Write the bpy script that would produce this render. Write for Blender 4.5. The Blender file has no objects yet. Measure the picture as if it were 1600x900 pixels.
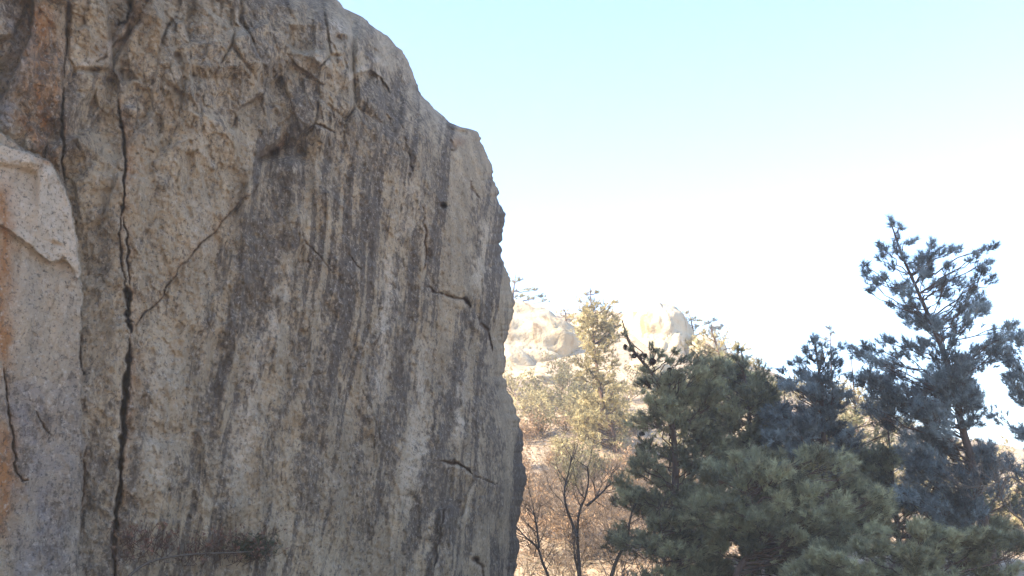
import bpy, math, random
import numpy as np
from mathutils import Vector, Matrix
random.seed(7)
rng = np.random.default_rng(11)
S = bpy.context.scene
COL = S.collection

# ------------------------------------------------------------------ camera, sky, sun, exposure
PITCH = math.radians(12.0); EYE = 1.6; F = 1715.0
cam_d = bpy.data.cameras.new("camera"); cam = bpy.data.objects.new("camera", cam_d); COL.objects.link(cam)
cam_d.sensor_width = 36.0; cam_d.lens = 36.0 * F / 1600.0
cam_d.clip_start = 0.1; cam_d.clip_end = 9000.0
cam.location = (0, 0, EYE); cam.rotation_euler = (math.pi / 2 + PITCH, 0, 0)
S.camera = cam

SUN_TO = Vector((-0.86, -0.36, 0)).normalized(); SUN_EL = math.radians(33)
sun_vec = Vector((SUN_TO.x * math.cos(SUN_EL), SUN_TO.y * math.cos(SUN_EL), math.sin(SUN_EL)))
W = bpy.data.worlds.new("World"); S.world = W; W.use_nodes = True
nt = W.node_tree; nt.nodes.clear()
sky = nt.nodes.new("ShaderNodeTexSky"); sky.sky_type = 'NISHITA'; sky.sun_disc = False
sky.sun_elevation = SUN_EL; sky.sun_rotation = math.atan2(SUN_TO.x, SUN_TO.y)
sky.air_density = 0.85; sky.dust_density = 0.3; sky.ozone_density = 2.5; sky.altitude = 900
bg = nt.nodes.new("ShaderNodeBackground"); bg.inputs[1].default_value = 0.12
wo = nt.nodes.new("ShaderNodeOutputWorld")
nt.links.new(sky.outputs[0], bg.inputs[0]); nt.links.new(bg.outputs[0], wo.inputs[0])
sun_d = bpy.data.lights.new("sun", 'SUN'); sun_d.energy = 3.4; sun_d.angle = math.radians(0.5); sun_d.color = (1.0, 0.87, 0.68)
sun = bpy.data.objects.new("sun", sun_d); COL.objects.link(sun)
sun.rotation_euler = (-sun_vec).to_track_quat('-Z', 'Y').to_euler(); sun.location = (0, 0, 60)
S.view_settings.view_transform = 'Standard'; S.view_settings.look = 'None'
S.view_settings.gamma = 1.0; S.view_settings.exposure = 2.5

# ------------------------------------------------------------------ helpers
cp, sp = math.cos(PITCH), math.sin(PITCH)
def atn(x, y, D):
    """numpy: a direction (given in photograph pixels) followed out to world distance D along +Y"""
    x = np.asarray(x, float); y = np.asarray(y, float); D = np.asarray(D, float)
    cx = (x - 800.0) / F; cz = (450.0 - y) / F
    dy = cp - cz * sp; dz = sp + cz * cp
    k = D / dy
    return np.stack(np.broadcast_arrays(cx * k, D, EYE + dz * k), -1)
def at(x, y, D): return Vector(atn(x, y, D).tolist())

def _hash(ix, iy, iz, seed):
    h = (ix.astype(np.int64) * 374761393 + iy.astype(np.int64) * 668265263 + iz.astype(np.int64) * 2147483647 + seed * 1274126177) & 0xffffffff
    h = ((h ^ (h >> 13)) * 1274126177) & 0xffffffff
    h = ((h ^ (h >> 16)) * 2246822519) & 0xffffffff
    return ((h ^ (h >> 15)) & 0xffffff) / float(0xffffff)
def vn(x, y, seed=0, z=None):
    x, y = np.broadcast_arrays(np.asarray(x, float), np.asarray(y, float))
    ix = np.floor(x); iy = np.floor(y); fx = x - ix; fy = y - iy
    fx = fx * fx * fx * (fx * (fx * 6 - 15) + 10); fy = fy * fy * fy * (fy * (fy * 6 - 15) + 10)
    if z is None:
        zz = np.zeros_like(ix)
        a = _hash(ix, iy, zz, seed); b = _hash(ix + 1, iy, zz, seed); c = _hash(ix, iy + 1, zz, seed); d = _hash(ix + 1, iy + 1, zz, seed)
        return (a + (b - a) * fx) * (1 - fy) + (c + (d - c) * fx) * fy
    z = np.broadcast_to(np.asarray(z, float), x.shape); iz = np.floor(z); fz = z - iz; fz = fz * fz * (3 - 2 * fz)
    def lay(k):
        a = _hash(ix, iy, k, seed); b = _hash(ix + 1, iy, k, seed); c = _hash(ix, iy + 1, k, seed); d = _hash(ix + 1, iy + 1, k, seed)
        return (a + (b - a) * fx) * (1 - fy) + (c + (d - c) * fx) * fy
    l0 = lay(iz); return l0 + (lay(iz + 1) - l0) * fz
def fbm(x, y, seed=0, octv=5, gain=.5, lac=2.03, z=None):
    s = 0; a = 1; t = 0
    for o in range(octv):
        s = s + a * (vn(x * lac ** o + 17.3 * o, y * lac ** o - 9.1 * o, seed + o, None if z is None else z * lac ** o) - .5)
        t += a; a *= gain
    return s / t * 2
def ridged(x, y, seed=0, octv=4, gain=.5):
    s = 0; a = 1; t = 0
    for o in range(octv):
        n = 1 - np.abs(vn(x * 2.1 ** o + 5.7 * o, y * 2.1 ** o + 3.1 * o, seed + o) * 2 - 1)
        s = s + a * n * n; t += a; a *= gain
    return s / t
def facets(x, y, seed=0, tilt=1.0):
    """tilted planar facets: nearest cell gives an offset and a slope"""
    ix = np.floor(x); iy = np.floor(y); z0 = np.zeros_like(ix)
    best = np.full(x.shape, 9.0); val = np.zeros_like(x); sec = np.full(x.shape, 9.0)
    for dx in (-1, 0, 1):
        for dy in (-1, 0, 1):
            cx = ix + dx; cy = iy + dy
            px = cx + _hash(cx, cy, z0, seed); py = cy + _hash(cx, cy, z0, seed + 1)
            d = np.hypot(x - px, y - py)
            v = (_hash(cx, cy, z0, seed + 2) - .5) + tilt * ((_hash(cx, cy, z0, seed + 3) - .5) * (x - px) + (_hash(cx, cy, z0, seed + 4) - .5) * (y - py)) * 2
            m = d < best
            sec = np.where(m, best, np.minimum(sec, d)); val = np.where(m, v, val); best = np.where(m, d, best)
    return val, sec - best
def sstep(a, b, x):
    t = np.clip((x - a) / (b - a), 0, 1); return t * t * (3 - 2 * t)

def smooth_flag(me, on=True):
    me.polygons.foreach_set("use_smooth", np.full(len(me.polygons), on, dtype=bool))
def mesh_np(name, V, Fq, mat, smooth=True, attrs=None):
    V = np.ascontiguousarray(V, dtype=np.float32).reshape(-1, 3); Fq = np.asarray(Fq, dtype=np.int32)
    me = bpy.data.meshes.new(name)
    n, k = Fq.shape
    me.vertices.add(len(V)); me.vertices.foreach_set("co", V.ravel())
    me.loops.add(n * k); me.loops.foreach_set("vertex_index", Fq.ravel())
    me.polygons.add(n); me.polygons.foreach_set("loop_start", np.arange(0, n * k, k, dtype=np.int32))
    me.polygons.foreach_set("loop_total", np.full(n, k, dtype=np.int32))
    me.update(calc_edges=True); smooth_flag(me, smooth)
    for an, av in (attrs or {}).items():
        a = me.attributes.new(an, 'FLOAT', 'POINT'); a.data.foreach_set("value", np.ascontiguousarray(av, dtype=np.float32).ravel())
    if mat: me.materials.append(mat)
    return me
def grid_faces(nr, nc, wrap=False):
    r = np.arange(nr - 1)[:, None]; c = np.arange(nc if wrap else nc - 1)[None, :]; c2 = (c + 1) % nc
    return np.stack([r * nc + c, r * nc + c2, (r + 1) * nc + c2, (r + 1) * nc + c], -1).reshape(-1, 4)
def link(name, me, parent=None, **p):
    o = bpy.data.objects.new(name, me); COL.objects.link(o)
    if parent is not None:
        o.parent = parent
    for k, v in p.items(): o[k] = v
    return o
def empty(name, loc, **p):
    o = bpy.data.objects.new(name, None); COL.objects.link(o); o.location = loc; o.empty_display_size = .3
    for k, v in p.items(): o[k] = v
    return o

class Tubes:
    def __init__(s): s.V = []; s.F = []; s.n = 0
    def add(s, pts, r0, r1, sides=6, rough=0.0, pw=1.0):
        P = np.array([list(p) for p in pts], float); m = len(P)
        T = np.gradient(P, axis=0); T /= np.linalg.norm(T, axis=1)[:, None] + 1e-9
        up = np.array([0.31, 0.22, 0.93]) if abs(T[0, 2]) < .9 else np.array([1., .1, 0])
        A = np.cross(T, up); A /= np.linalg.norm(A, axis=1)[:, None] + 1e-9; B = np.cross(T, A)
        t = np.linspace(0, 1, m) ** pw; R = r0 + (r1 - r0) * t
        ang = np.arange(sides) * 2 * math.pi / sides
        rr = R[:, None] * (1 + (rng.random((m, sides)) - .5) * rough)
        V = P[:, None, :] + rr[..., None] * (np.cos(ang)[None, :, None] * A[:, None, :] + np.sin(ang)[None, :, None] * B[:, None, :])
        s.V.append(V.reshape(-1, 3)); s.F.append(grid_faces(m, sides, True) + s.n); s.n += m * sides
    def mesh(s, name, mat, origin=(0, 0, 0)):
        return mesh_np(name, np.concatenate(s.V) - np.array(origin), np.concatenate(s.F), mat)
def curve_pts(pts, n):
    P = np.array([list(p) for p in pts], float); m = len(P)
    if m == 2: return P[0] + (P[1] - P[0]) * np.linspace(0, 1, n)[:, None]
    Q = np.vstack([2 * P[0] - P[1], P, 2 * P[-1] - P[-2]])
    out = []
    for t in np.linspace(0, m - 1, n):
        i = min(int(t), m - 2); f = t - i; a, b, c, d = Q[i:i + 4]
        out.append(.5 * ((2 * b) + (c - a) * f + (2 * a - 5 * b + 4 * c - d) * f * f + (3 * b - a - 3 * c + d) * f ** 3))
    return np.array(out)

# ------------------------------------------------------------------ materials
class NB:
    def __init__(s, name, rough=.9, spec=.2):
        s.m = bpy.data.materials.new(name); s.m.use_nodes = True; s.t = s.m.node_tree; s.t.nodes.clear()
        s.o = s.t.nodes.new("ShaderNodeOutputMaterial"); s.b = s.t.nodes.new("ShaderNodeBsdfPrincipled")
        s.b.inputs["Roughness"].default_value = rough; s.b.inputs["Specular IOR Level"].default_value = spec
        s.t.links.new(s.b.outputs[0], s.o.inputs[0])
    def L(s, a, b): s.t.links.new(a, b)
    def coord(s, scale=(1, 1, 1), rot=(0, 0, 0)):
        tc = s.t.nodes.new("ShaderNodeTexCoord"); mp = s.t.nodes.new("ShaderNodeMapping")
        mp.inputs["Scale"].default_value = scale; mp.inputs["Rotation"].default_value = rot
        s.L(tc.outputs["Object"], mp.inputs[0]); return mp.outputs[0]
    def noise(s, vec, scale, detail=4, rough=.55, dist=0):
        n = s.t.nodes.new("ShaderNodeTexNoise"); n.inputs["Scale"].default_value = scale; n.inputs["Detail"].default_value = detail
        n.inputs["Roughness"].default_value = rough; n.inputs["Distortion"].default_value = dist
        s.L(vec, n.inputs["Vector"]); return n.outputs["Fac"]
    def ramp(s, fac, stops):
        r = s.t.nodes.new("ShaderNodeValToRGB"); e = r.color_ramp.elements
        while len(e) < len(stops): e.new(.5)
        for el, (p, c) in zip(e, stops): el.position = p; el.color = (c, c, c, 1) if not isinstance(c, tuple) else (*c, 1)
        s.L(fac, r.inputs[0]); return r.outputs[0]
    def attr(s, n):
        a = s.t.nodes.new("ShaderNodeAttribute"); a.attribute_name = n; return a.outputs["Fac"]
    def math(s, op, a, b=None, clamp=False):
        n = s.t.nodes.new("ShaderNodeMath"); n.operation = op; n.use_clamp = clamp
        for i, v in enumerate((a, b)):
            if v is None: continue
            if isinstance(v, (int, float)): n.inputs[i].default_value = v
            else: s.L(v, n.inputs[i])
        return n.outputs[0]
    def mix(s, fac, a, b, blend='MIX'):
        n = s.t.nodes.new("ShaderNodeMix"); n.data_type = 'RGBA'; n.blend_type = blend
        if isinstance(fac, (int, float)): n.inputs[0].default_value = fac
        else: s.L(fac, n.inputs[0])
        for i, v in ((6, a), (7, b)):
            if isinstance(v, tuple): n.inputs[i].default_value = (*v, 1)
            else: s.L(v, n.inputs[i])
        return n.outputs[2]
    def col(s, v):
        if isinstance(v, tuple): s.b.inputs["Base Color"].default_value = (*v, 1)
        else: s.L(v, s.b.inputs["Base Color"])
    def bump(s, h, strength=.5, dist=.02):
        b = s.t.nodes.new("ShaderNodeBump"); b.inputs["Strength"].default_value = strength; b.inputs["Distance"].default_value = dist
        s.L(h, b.inputs["Height"]); s.L(b.outputs[0], s.b.inputs["Normal"])

def rock_material():
    n = NB("weathered_granite", .92, .15)
    v = n.coord(); vs = n.coord(scale=(1, 1, .35), rot=(0, .12, 0))
    grain = n.noise(v, 26, 5, .7); blot = n.noise(vs, 2.3, 6, .62); spk = n.noise(vs, 15, 4, .62, .3)
    base = n.mix(n.ramp(blot, [(.32, 0.), (.68, 1.)]), (.30, .222, .140), (.55, .40, .245))
    base = n.mix(n.attr("pale"), base, (.66, .52, .37))
    base = n.mix(n.attr("cool"), base, (.25, .218, .205))
    base = n.mix(n.attr("rust"), base, (.37, .16, .055))
    base = n.mix(n.math('MULTIPLY', n.ramp(n.noise(v, 4.2, 5, .6), [(.5, 0.), (.7, 1.)]), .35), base, (.28, .22, .14))
    # dark lichen, water streaks and painted recess shade, broken up by speckle
    th = n.math('ADD', n.attr("dark"), n.math('ADD', n.math('MULTIPLY', n.math('SUBTRACT', spk, .5), 1.5), n.math('MULTIPLY', n.math('SUBTRACT', n.noise(v, 9, 6, .75), .5), 2.2)))
    base = n.mix(n.math('MULTIPLY', n.ramp(th, [(.30, 0.), (.55, .55), (.92, 1.)]), .84), base, (.090, .066, .052))
    pk = n.ramp(n.noise(v, 20, 5, .75), [(.53, 0.), (.64, 1.)])
    base = n.mix(n.math('MULTIPLY', pk, .7), base, (.035, .032, .03))
    lt = n.ramp(n.noise(n.coord(scale=(1, 1, .8), rot=(1, 0, 2)), 16, 5, .75), [(.55, 0.), (.66, 1.)])
    base = n.mix(n.math('MULTIPLY', lt, .62), base, (.58, .475, .37))
    base = n.mix(n.attr("soil"), base, (.115, .058, .028))
    n.col(base)
    n.bump(n.math('ADD', n.math('MULTIPLY', grain, .6), n.noise(v, 70, 3, .6)), 1.0, .05)
    return n.m
def hill_rock_material():
    n = NB("sunlit_granite", .9, .15); v = n.coord()
    b = n.mix(n.ramp(n.noise(v, .35, 6, .6), [(.35, 0.), (.65, 1.)]), (.36, .285, .18), (.53, .44, .30))
    b = n.mix(n.ramp(n.noise(n.coord(scale=(1, 1, .3)), 1.2, 5, .6), [(.54, 0.), (.66, 1.)]), b, (.30, .20, .11))
    n.col(b); n.bump(n.noise(v, 3, 6, .6), .6, .3); return n.m
def ground_material():
    n = NB("leaf_litter_soil", .95, .1); v = n.coord()
    b = n.mix(n.ramp(n.noise(v, .25, 5, .6), [(.35, 0.), (.65, 1.)]), (.38, .27, .185), (.42, .34, .22))
    b = n.mix(n.ramp(n.noise(v, 6, 5, .7), [(.42, 0.), (.62, 1.)]), b, (.50, .39, .29))
    b = n.mix(n.ramp(n.noise(v, 2.5, 5, .7), [(.56, 0.), (.66, 1.)]), b, (.09, .08, .045))
    n.col(b); n.bump(n.noise(v, 12, 5, .7), .8, .12); return n.m
def bark_material(name, a, b):
    n = NB(name, .95, .1); v = n.coord(scale=(1, 1, .3))
    n.col(n.mix(n.ramp(n.noise(v, 14, 5, .65), [(.35, 0.), (.65, 1.)]), a, b)); n.bump(n.noise(v, 22, 4, .6), .8, .03); return n.m
def needle_material(name, a, b, trans=.4, old=(.22, .155, .08), oldf=.45):
    n = NB(name, .6, .25); v = n.coord()
    c = n.mix(n.ramp(n.noise(v, 1.1, 3, .6), [(.35, 0.), (.65, 1.)]), a, b)
    c = n.mix(n.ramp(n.noise(v, 5.5, 3, .6), [(.35, 0.), (.7, 1.)]), c, tuple(x * 1.5 for x in b))
    c = n.mix(n.math('MULTIPLY', n.ramp(n.noise(v, 3.3, 2, .5), [(.58, 0.), (.68, 1.)]), oldf), c, old)
    c = n.mix(1.0, c, n.ramp(n.attr('tone'), [(0., .45), (1., 1.5)]), 'MULTIPLY')
    n.col(c)
    tr = n.t.nodes.new("ShaderNodeBsdfTranslucent"); n.L(c, tr.inputs[0])
    ms = n.t.nodes.new("ShaderNodeMixShader"); ms.inputs[0].default_value = trans
    n.L(n.b.outputs[0], ms.inputs[1]); n.L(tr.outputs[0], ms.inputs[2]); n.L(ms.outputs[0], n.o.inputs[0])
    return n.m
M_ROCK = rock_material(); M_HROCK = hill_rock_material(); M_GROUND = ground_material()
M_BARK = bark_material("pine_bark", (.075, .05, .038), (.14, .09, .065))
M_TWIG = bark_material("dry_twig", (.13, .095, .07), (.22, .17, .125))
M_DARKBARK = bark_material("dark_bark", (.06, .045, .035), (.11, .085, .065))
M_N_BLUE = needle_material("flare_blue_needles", (.118, .142, .142), (.175, .20, .195))  # blue lift of lens flare put into the needle colour
M_N_GREEN = needle_material("green_needles", (.175, .165, .092), (.25, .235, .135))
M_N_YEL = needle_material("sunlit_yellow_needles", (.25, .21, .105), (.35, .295, .155), .3)  # yellow of full sun put into the colour of lit pines and bushes
M_OLIVE = needle_material("olive_leaves", (.15, .135, .07), (.21, .185, .10))
M_TUFT = needle_material("dark_tuft", (.045, .055, .028), (.07, .075, .04))
M_DRY = needle_material("dry_leaves", (.24, .155, .09), (.33, .22, .13), .2, (.3, .2, .12), .4)
M_RED = needle_material("reddish_dead_leaves", (.13, .055, .035), (.17, .08, .05), .2)
M_CONE = bark_material("cone_scales", (.035, .022, .018), (.07, .045, .03))

# ------------------------------------------------------------------ the ground and hill
SKX = np.array([-900, 300, 780, 860, 905, 960, 1010, 1085, 1150, 1200, 1320, 1400, 1500, 1600, 2200, 3200])
SKY_ = np.array([640, 560, 480, 488, 498, 492, 490, 532, 552, 584, 648, 690, 705, 720, 740, 760])
_xs = np.arange(-1400, 3700, 10.0); _ys = np.interp(_xs, SKX, SKY_); _kk = np.exp(-(np.arange(-16, 17) / 6.0) ** 2); _kk /= _kk.sum()
SKX = _xs; SKY_ = np.convolve(np.pad(_ys, 16, mode='edge'), _kk, 'valid')
def elev_tan(y): return math.tan(0) + np.tan(PITCH + np.arctan((450 - np.asarray(y, float)) / F))
RR = 100.0
def gz(X, Y):
    X = np.asarray(X, float); Y = np.asarray(Y, float)
    r = np.hypot(X, Y); az = np.arctan2(X, Y)
    px = 800 + F * np.tan(np.clip(az, -1.1, 1.1)) / 1.0
    es = np.interp(px, SKX, elev_tan(SKY_))
    es = es * np.clip((1.25 - np.abs(az)) / .4, 0.1, 1)
    yb = np.clip((r - 31) / (RR - 31), 0, 1)
    z = np.where(r < 31, 0.0, (EYE * yb + r * (es * yb ** .62)))
    zr = EYE + RR * es
    z = np.where(r > RR, zr * np.exp(-((r - RR) / 60.0) ** 2) - 1.0 * (1 - np.exp(-((r - RR) / 60) ** 2)), z)
    a = np.clip((r - 25) / 25, 0, 1)
    nz = fbm(X / 11, Y / 11, 3, 4) * 1.9 * a + fbm(X / 1.6, Y / 1.6, 5, 3) * .16
    return z + nz * np.clip(1 - (r - 160) / 200, .2, 1) - .05
raz = np.concatenate([np.linspace(-math.pi, -.2, 70), np.linspace(-.19, .62, 300), np.linspace(.64, math.pi, 60)])
rrs = np.concatenate([np.linspace(1.0, 26, 26), np.linspace(26.5, 104, 230), np.geomspace(106, 1500, 34)])
A_, R_ = np.meshgrid(raz, rrs); GX = R_ * np.sin(A_); GY = R_ * np.cos(A_)
GV = np.stack([GX, GY, gz(GX, GY)], -1).reshape(-1, 3)
GF = grid_faces(len(rrs), len(raz))
GV = np.vstack([GV, [[0, 0, -.05]]])
c = len(GV) - 1; i0 = np.arange(len(raz) - 1)
me = mesh_np("ground", GV, GF[:, ::-1], M_GROUND); link("hillside", me, kind="structure", label="brown leaf-strewn ground rising into the sunlit hillside")

# ------------------------------------------------------------------ the cliff
SILX = [(1300, 800), (960, 806), (900, 806), (870, 808), (830, 808), (780, 815), (720, 818), (690, 817), (660, 813), (615, 800), (580, 785), (535, 784), (520, 790), (500, 797),
        (450, 800), (430, 795), (410, 790), (365, 785), (345, 786), (310, 779), (265, 768), (240, 758), (222, 750), (206, 742), (201, 728), (198, 712), (190, 700), (180, 690), (155, 668), (125, 650),
        (95, 634), (70, 615), (55, 600), (32, 574), (15, 546), (0, 530), (-60, 485), (-200, 400), (-420, 280), (-800, 120), (-1500, -120), (-2300, -500)]
sy = np.array([p[0] for p in SILX][::-1], float); sx = np.array([p[1] for p in SILX][::-1], float)
rows = np.concatenate([np.linspace(1250, 975, 8), np.arange(960, -24, -1.6), np.linspace(-40, -1900, 60)])
h = np.concatenate([np.linspace(0, .715, 60), np.linspace(.72, .985, 500), 1 - .015 * (np.linspace(1, 0, 50)[1:]) ** 1.6])
XL = -2200.0
Yp = rows[:, None] + 0 * h[None, :]
sil = np.interp(rows, sy, sx) + (fbm(rows / 34, rows * 0, 31, 4) * 8 + fbm(rows / 9, rows * 0, 35, 4, .7) * 1.5 - (ridged(rows / 26, rows * 0, 37, 3) - .5) * 9)
_k = np.exp(-(np.arange(-60, 61) / 26.0) ** 2); _k /= _k.sum()
silS = np.convolve(np.pad(sil, 60, mode='edge'), _k, 'valid')
Xp = XL + (silS[:, None] - XL) * h[None, :] + (sil - silS)[:, None] * sstep(.986, 1, h)[None, :]
# plane of the wall: passes (-6.2,13) and (0,20.5); leans gently
P0 = np.array([0.0, 20.5]); P1 = np.array([-6.0, 12.6]); dv = (P0 - P1) / np.linalg.norm(P0 - P1); nn = np.array([dv[1], -dv[0]])  # normal to the right / camera
cx = (Xp - 800) / F; cz = (450 - Yp) / F; dy = cp - cz * sp; dz = sp + cz * cp
rx = cx / dy; rz = dz / dy            # per metre of Y
lean = 0.06
# nn.x*X + nn.y*Y = c - lean*Z  (wall tips back with height)
cc = nn @ P0
D = (cc - lean * EYE) / (nn[0] * rx + nn[1] + lean * rz)
D = np.clip(D, 3.0, 24)
U = (D * rx) * dv[0] + D * dv[1]; Wz = EYE + rz * D
q = sil[:, None] - Xp
q = q + (silS - sil)[:, None] * sstep(0, 34, q)
wq = 150.0
tt = np.clip(1 - q / wq, 0, 1)
D = D + 2.4 * (1 - np.sqrt(np.clip(1 - tt ** 2, 0, 1))) + np.clip(1 - q / 420, 0, 1) ** 2 * .8
X = Xp; Y = Yp
disp = np.zeros_like(D); dark = np.zeros_like(D); rust = np.zeros_like(D); pale = np.zeros_like(D); cool = np.zeros_like(D); soil = np.zeros_like(D)

def near(pts, pad):
    P = np.array(pts, float)
    r0 = np.where((rows >= P[:, 1].min() - pad) & (rows <= P[:, 1].max() + pad))[0]
    if len(r0) == 0: return None
    rs = slice(r0[0], r0[-1] + 1)
    cm = np.where((Xp[rs].max(0) >= P[:, 0].min() - pad) & (Xp[rs].min(0) <= P[:, 0].max() + pad))[0]
    if len(cm) == 0: return None
    return rs, slice(cm[0], cm[-1] + 1)
def dist(pts, pad, wob=2.6):
    w = near(pts, pad)
    if w is None: return None
    x = X[w] + fbm(X[w] / 14, Y[w] / 14, 71, 3) * wob * 1.6; y = Y[w] + fbm(X[w] / 14, Y[w] / 14, 77, 3) * wob * 1.6
    best = np.full(x.shape, 1e9); sd = np.zeros_like(x); tb = np.zeros_like(x); n = len(pts) - 1
    for i in range(n):
        ax, ay = pts[i][:2]; bx, by = pts[i + 1][:2]; ex, ey = bx - ax, by - ay; L2 = ex * ex + ey * ey
        t = np.clip(((x - ax) * ex + (y - ay) * ey) / L2, 0, 1)
        d = np.hypot(x - ax - t * ex, y - ay - t * ey)
        s = np.sign(ex * (y - ay) - ey * (x - ax))      # + : right-hand side of travel as seen in the picture
        m = d < best; best = np.where(m, d, best); sd = np.where(m, s, sd); tb = np.where(m, (i + t) / n, tb)
    return w, best, sd, tb
def crack(pts, width, depth, so=.9, ru=0.0, ruw=3.0):
    g = dist(pts, 40)
    if g is None: return
    w, d, s, t = g
    taper = np.clip(np.minimum(t, 1 - t) * 8, .05, 1)
    vary = .30 + .75 * vn(t * 12 + width, t * 0, 91) + .65 * vn(t * 43 + width, t * 0, 92)
    wd = width * .62 * taper * vary; depth = depth * .6
    k = np.clip(1.3 - d / np.maximum(wd, .1), 0, 1)
    disp[w] += depth * k * taper
    soil[w] = np.maximum(soil[w], so * np.clip(1.25 - d / np.maximum(wd, .1), 0, 1))
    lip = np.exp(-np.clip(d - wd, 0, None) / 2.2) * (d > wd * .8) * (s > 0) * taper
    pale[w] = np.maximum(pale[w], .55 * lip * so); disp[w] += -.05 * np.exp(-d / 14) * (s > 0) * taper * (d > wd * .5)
    if ru: rust[w] = np.maximum(rust[w], ru * np.exp(-d / (wd * ruw)) * (.55 - .45 * s))
def scarp(pts, amp, L, side=1, edge=1.6, pal=0.0):
    """step: surface drops back by amp on one side of the line and returns over L"""
    g = dist(pts, L * 3)
    if g is None: return
    w, d, s, t = g
    fade = np.clip(np.minimum(t, 1 - t) * 7, 0, 1)
    sd = d * s * side
    k = np.where(sd > 0, np.exp(-sd / L) * np.clip(sd / edge, 0, 1), 0)
    disp[w] += amp * k * fade
    if pal: pale[w] = np.maximum(pale[w], pal * fade * np.where(sd <= 0, np.exp(sd / 5.0), 0))
def blob(x, y, rx_, ry_, amp, arr=None, rot=0., p=2.0, val=1.0, wob=.35):
    m = max(rx_, ry_) * 2.2
    w = near([(x - m, y - m), (x + m, y + m)], 0)
    if w is None: return
    dx = X[w] - x; dy_ = Y[w] - y; c_, s_ = math.cos(rot), math.sin(rot)
    a = (dx * c_ + dy_ * s_) / rx_; b = (-dx * s_ + dy_ * c_) / ry_
    r = np.sqrt(a * a + b * b) * (1 + wob * fbm(X[w] / 22, Y[w] / 22, int(x) % 97, 3))
    k = np.exp(-r ** p)
    if amp: disp[w] += amp * k
    if arr is not None: arr[w] = np.maximum(arr[w], val * k)
def band(pts, width, arr, val, wob=6, soft=1.0):
    g = dist(pts, width * 3, wob)
    if g is None: return
    w, d, s, t = g
    k = np.exp(-(d / width) ** 2) * np.clip(np.minimum(t, 1 - t) * 6, 0, 1)
    arr[w] = np.maximum(arr[w], val * k)

# broad relief and jointed facets, in wall coordinates (metres)
uu = U + fbm(U / 1.6, Wz / 1.6, 41, 2) * .2; ww = Wz + fbm(U / 1.6, Wz / 1.6, 47, 2) * .2
lu = uu - ww * .14                                        # joints lean with the streaks
disp += fbm(lu / 3.2, ww / 6.0, 51, 4) * .42
f1, e1 = facets(lu / 1.5, ww / 2.6, 61, .9); f2, e2 = facets(lu / .55, ww / .95, 66, .9); f3, e3 = facets(lu / .22, ww / .34, 68, .9)
up = sstep(430, 90, Y + .25 * (X - 300)) * .9 + .1        # the upper part is more broken
disp += f1 * .36 * np.clip(e1 / .15, 0, 1) * (.35 + up) + f2 * .17 * np.clip(e2 / .12, 0, 1) * (.25 + 1.2 * up) + f3 * .06 * np.clip(e3 / .12, 0, 1) * (.35 + .9 * up)
disp += -(ridged(lu / .9, ww / 4.5, 81, 3) - .4) * .20 * (1.1 - .4 * up)                    # long flutes down the wall
disp += fbm(U / .22, Wz / .34, 86, 4, .6) * .085
disp -= ridged(lu / .34, ww / 1.3, 88, 4) * .05
f4, e4 = facets(lu / .10, ww / .15, 168, .9); disp += f4 * .028 * np.clip(e4 / .1, 0, 1)
disp += fbm(U / .05, Wz / .05, 89, 2, .8) * .022
# block and slabs at the left; light on the upward-facing block painted pale
def poly_in(poly):
    P = np.array(poly, float); w = near(poly, 4); x = X[w] + fbm(X[w] / 20, Y[w] / 20, 15, 3) * 5; y = Y[w]; ins = np.zeros(x.shape, bool); j = len(P) - 1
    for i in range(len(P)):
        c1 = (P[i, 1] > y) != (P[j, 1] > y)
        xi = (P[j, 0] - P[i, 0]) * (y - P[i, 1]) / (P[j, 1] - P[i, 1] + 1e-9) + P[i, 0]
        ins ^= c1 & (x < xi); j = i
    return w, ins
w, ins = poly_in([(-60, 170), (0, 205), (40, 235), (75, 250), (97, 285), (112, 330), (122, 400), (128, 440), (128, 520), (120, 1000), (-60, 1000)])
disp[w] = disp[w] * (1 - .6 * ins) - ins * .20; pale[w] = np.maximum(pale[w], ins * .35 * sstep(640, 430, Y[w])); cool[w] = np.maximum(cool[w], ins * .2)
w, ins = poly_in([(-40, 215), (0, 225), (40, 238), (75, 252), (98, 290), (113, 335), (124, 400), (126, 440), (100, 405), (78, 410), (50, 385), (0, 350), (-40, 345)])
pale[w] = np.maximum(pale[w], ins * .98); disp[w] -= ins * .08
scarp([(-40, 340), (0, 352), (50, 388), (78, 412), (100, 403), (126, 430)], .05, 70, 1)
scarp([(0, 205), (40, 235), (75, 250), (97, 285), (112, 330), (122, 400), (128, 470)], .14, 30, -1)
band([(20, 560), (60, 700), (70, 860), (60, 960)], 55, cool, .75, 16); band([(95, 560), (110, 700), (100, 900)], 35, cool, .5, 16)
band([(12, -20), (30, 60), (10, 150), (0, 220)], 26, cool, .8, 6); band([(62, -20), (66, 60), (72, 150), (75, 235)], 30, rust, .95, 8); band([(28, 170), (60, 215), (85, 260)], 14, rust, .8, 6)
band([(2, 260), (8, 350), (2, 480), (8, 600)], 16, rust, .85, 5); band([(-5, 640), (6, 750), (-5, 860)], 20, rust, .95, 5)
band([(60, -20), (40, 70), (5, 170)], 9, dark, .5, 5)
scarp([(55, -20), (48, 50), (25, 110), (-5, 175)], .3, 60, 1)
crack([(108, -20), (104, 60), (99, 130)], 2.2, .10, .5, .6, 4)
crack([(99, 128), (99, 200), (97, 240), (99, 290)], 3.0, .28, 1, .7, 4)
crack([(183, 150), (186, 180), (193, 208), (196, 260), (191, 320), (188, 345)], 3.0, .30, .95, .9, 4)
crack([(190, 335), (186, 370), (190, 410), (197, 450)], 2.0, .2, .8, .5)
crack([(191, 335), (199, 370), (201, 410), (203, 450)], 2.2, .2, .9, .7, 3)
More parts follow.
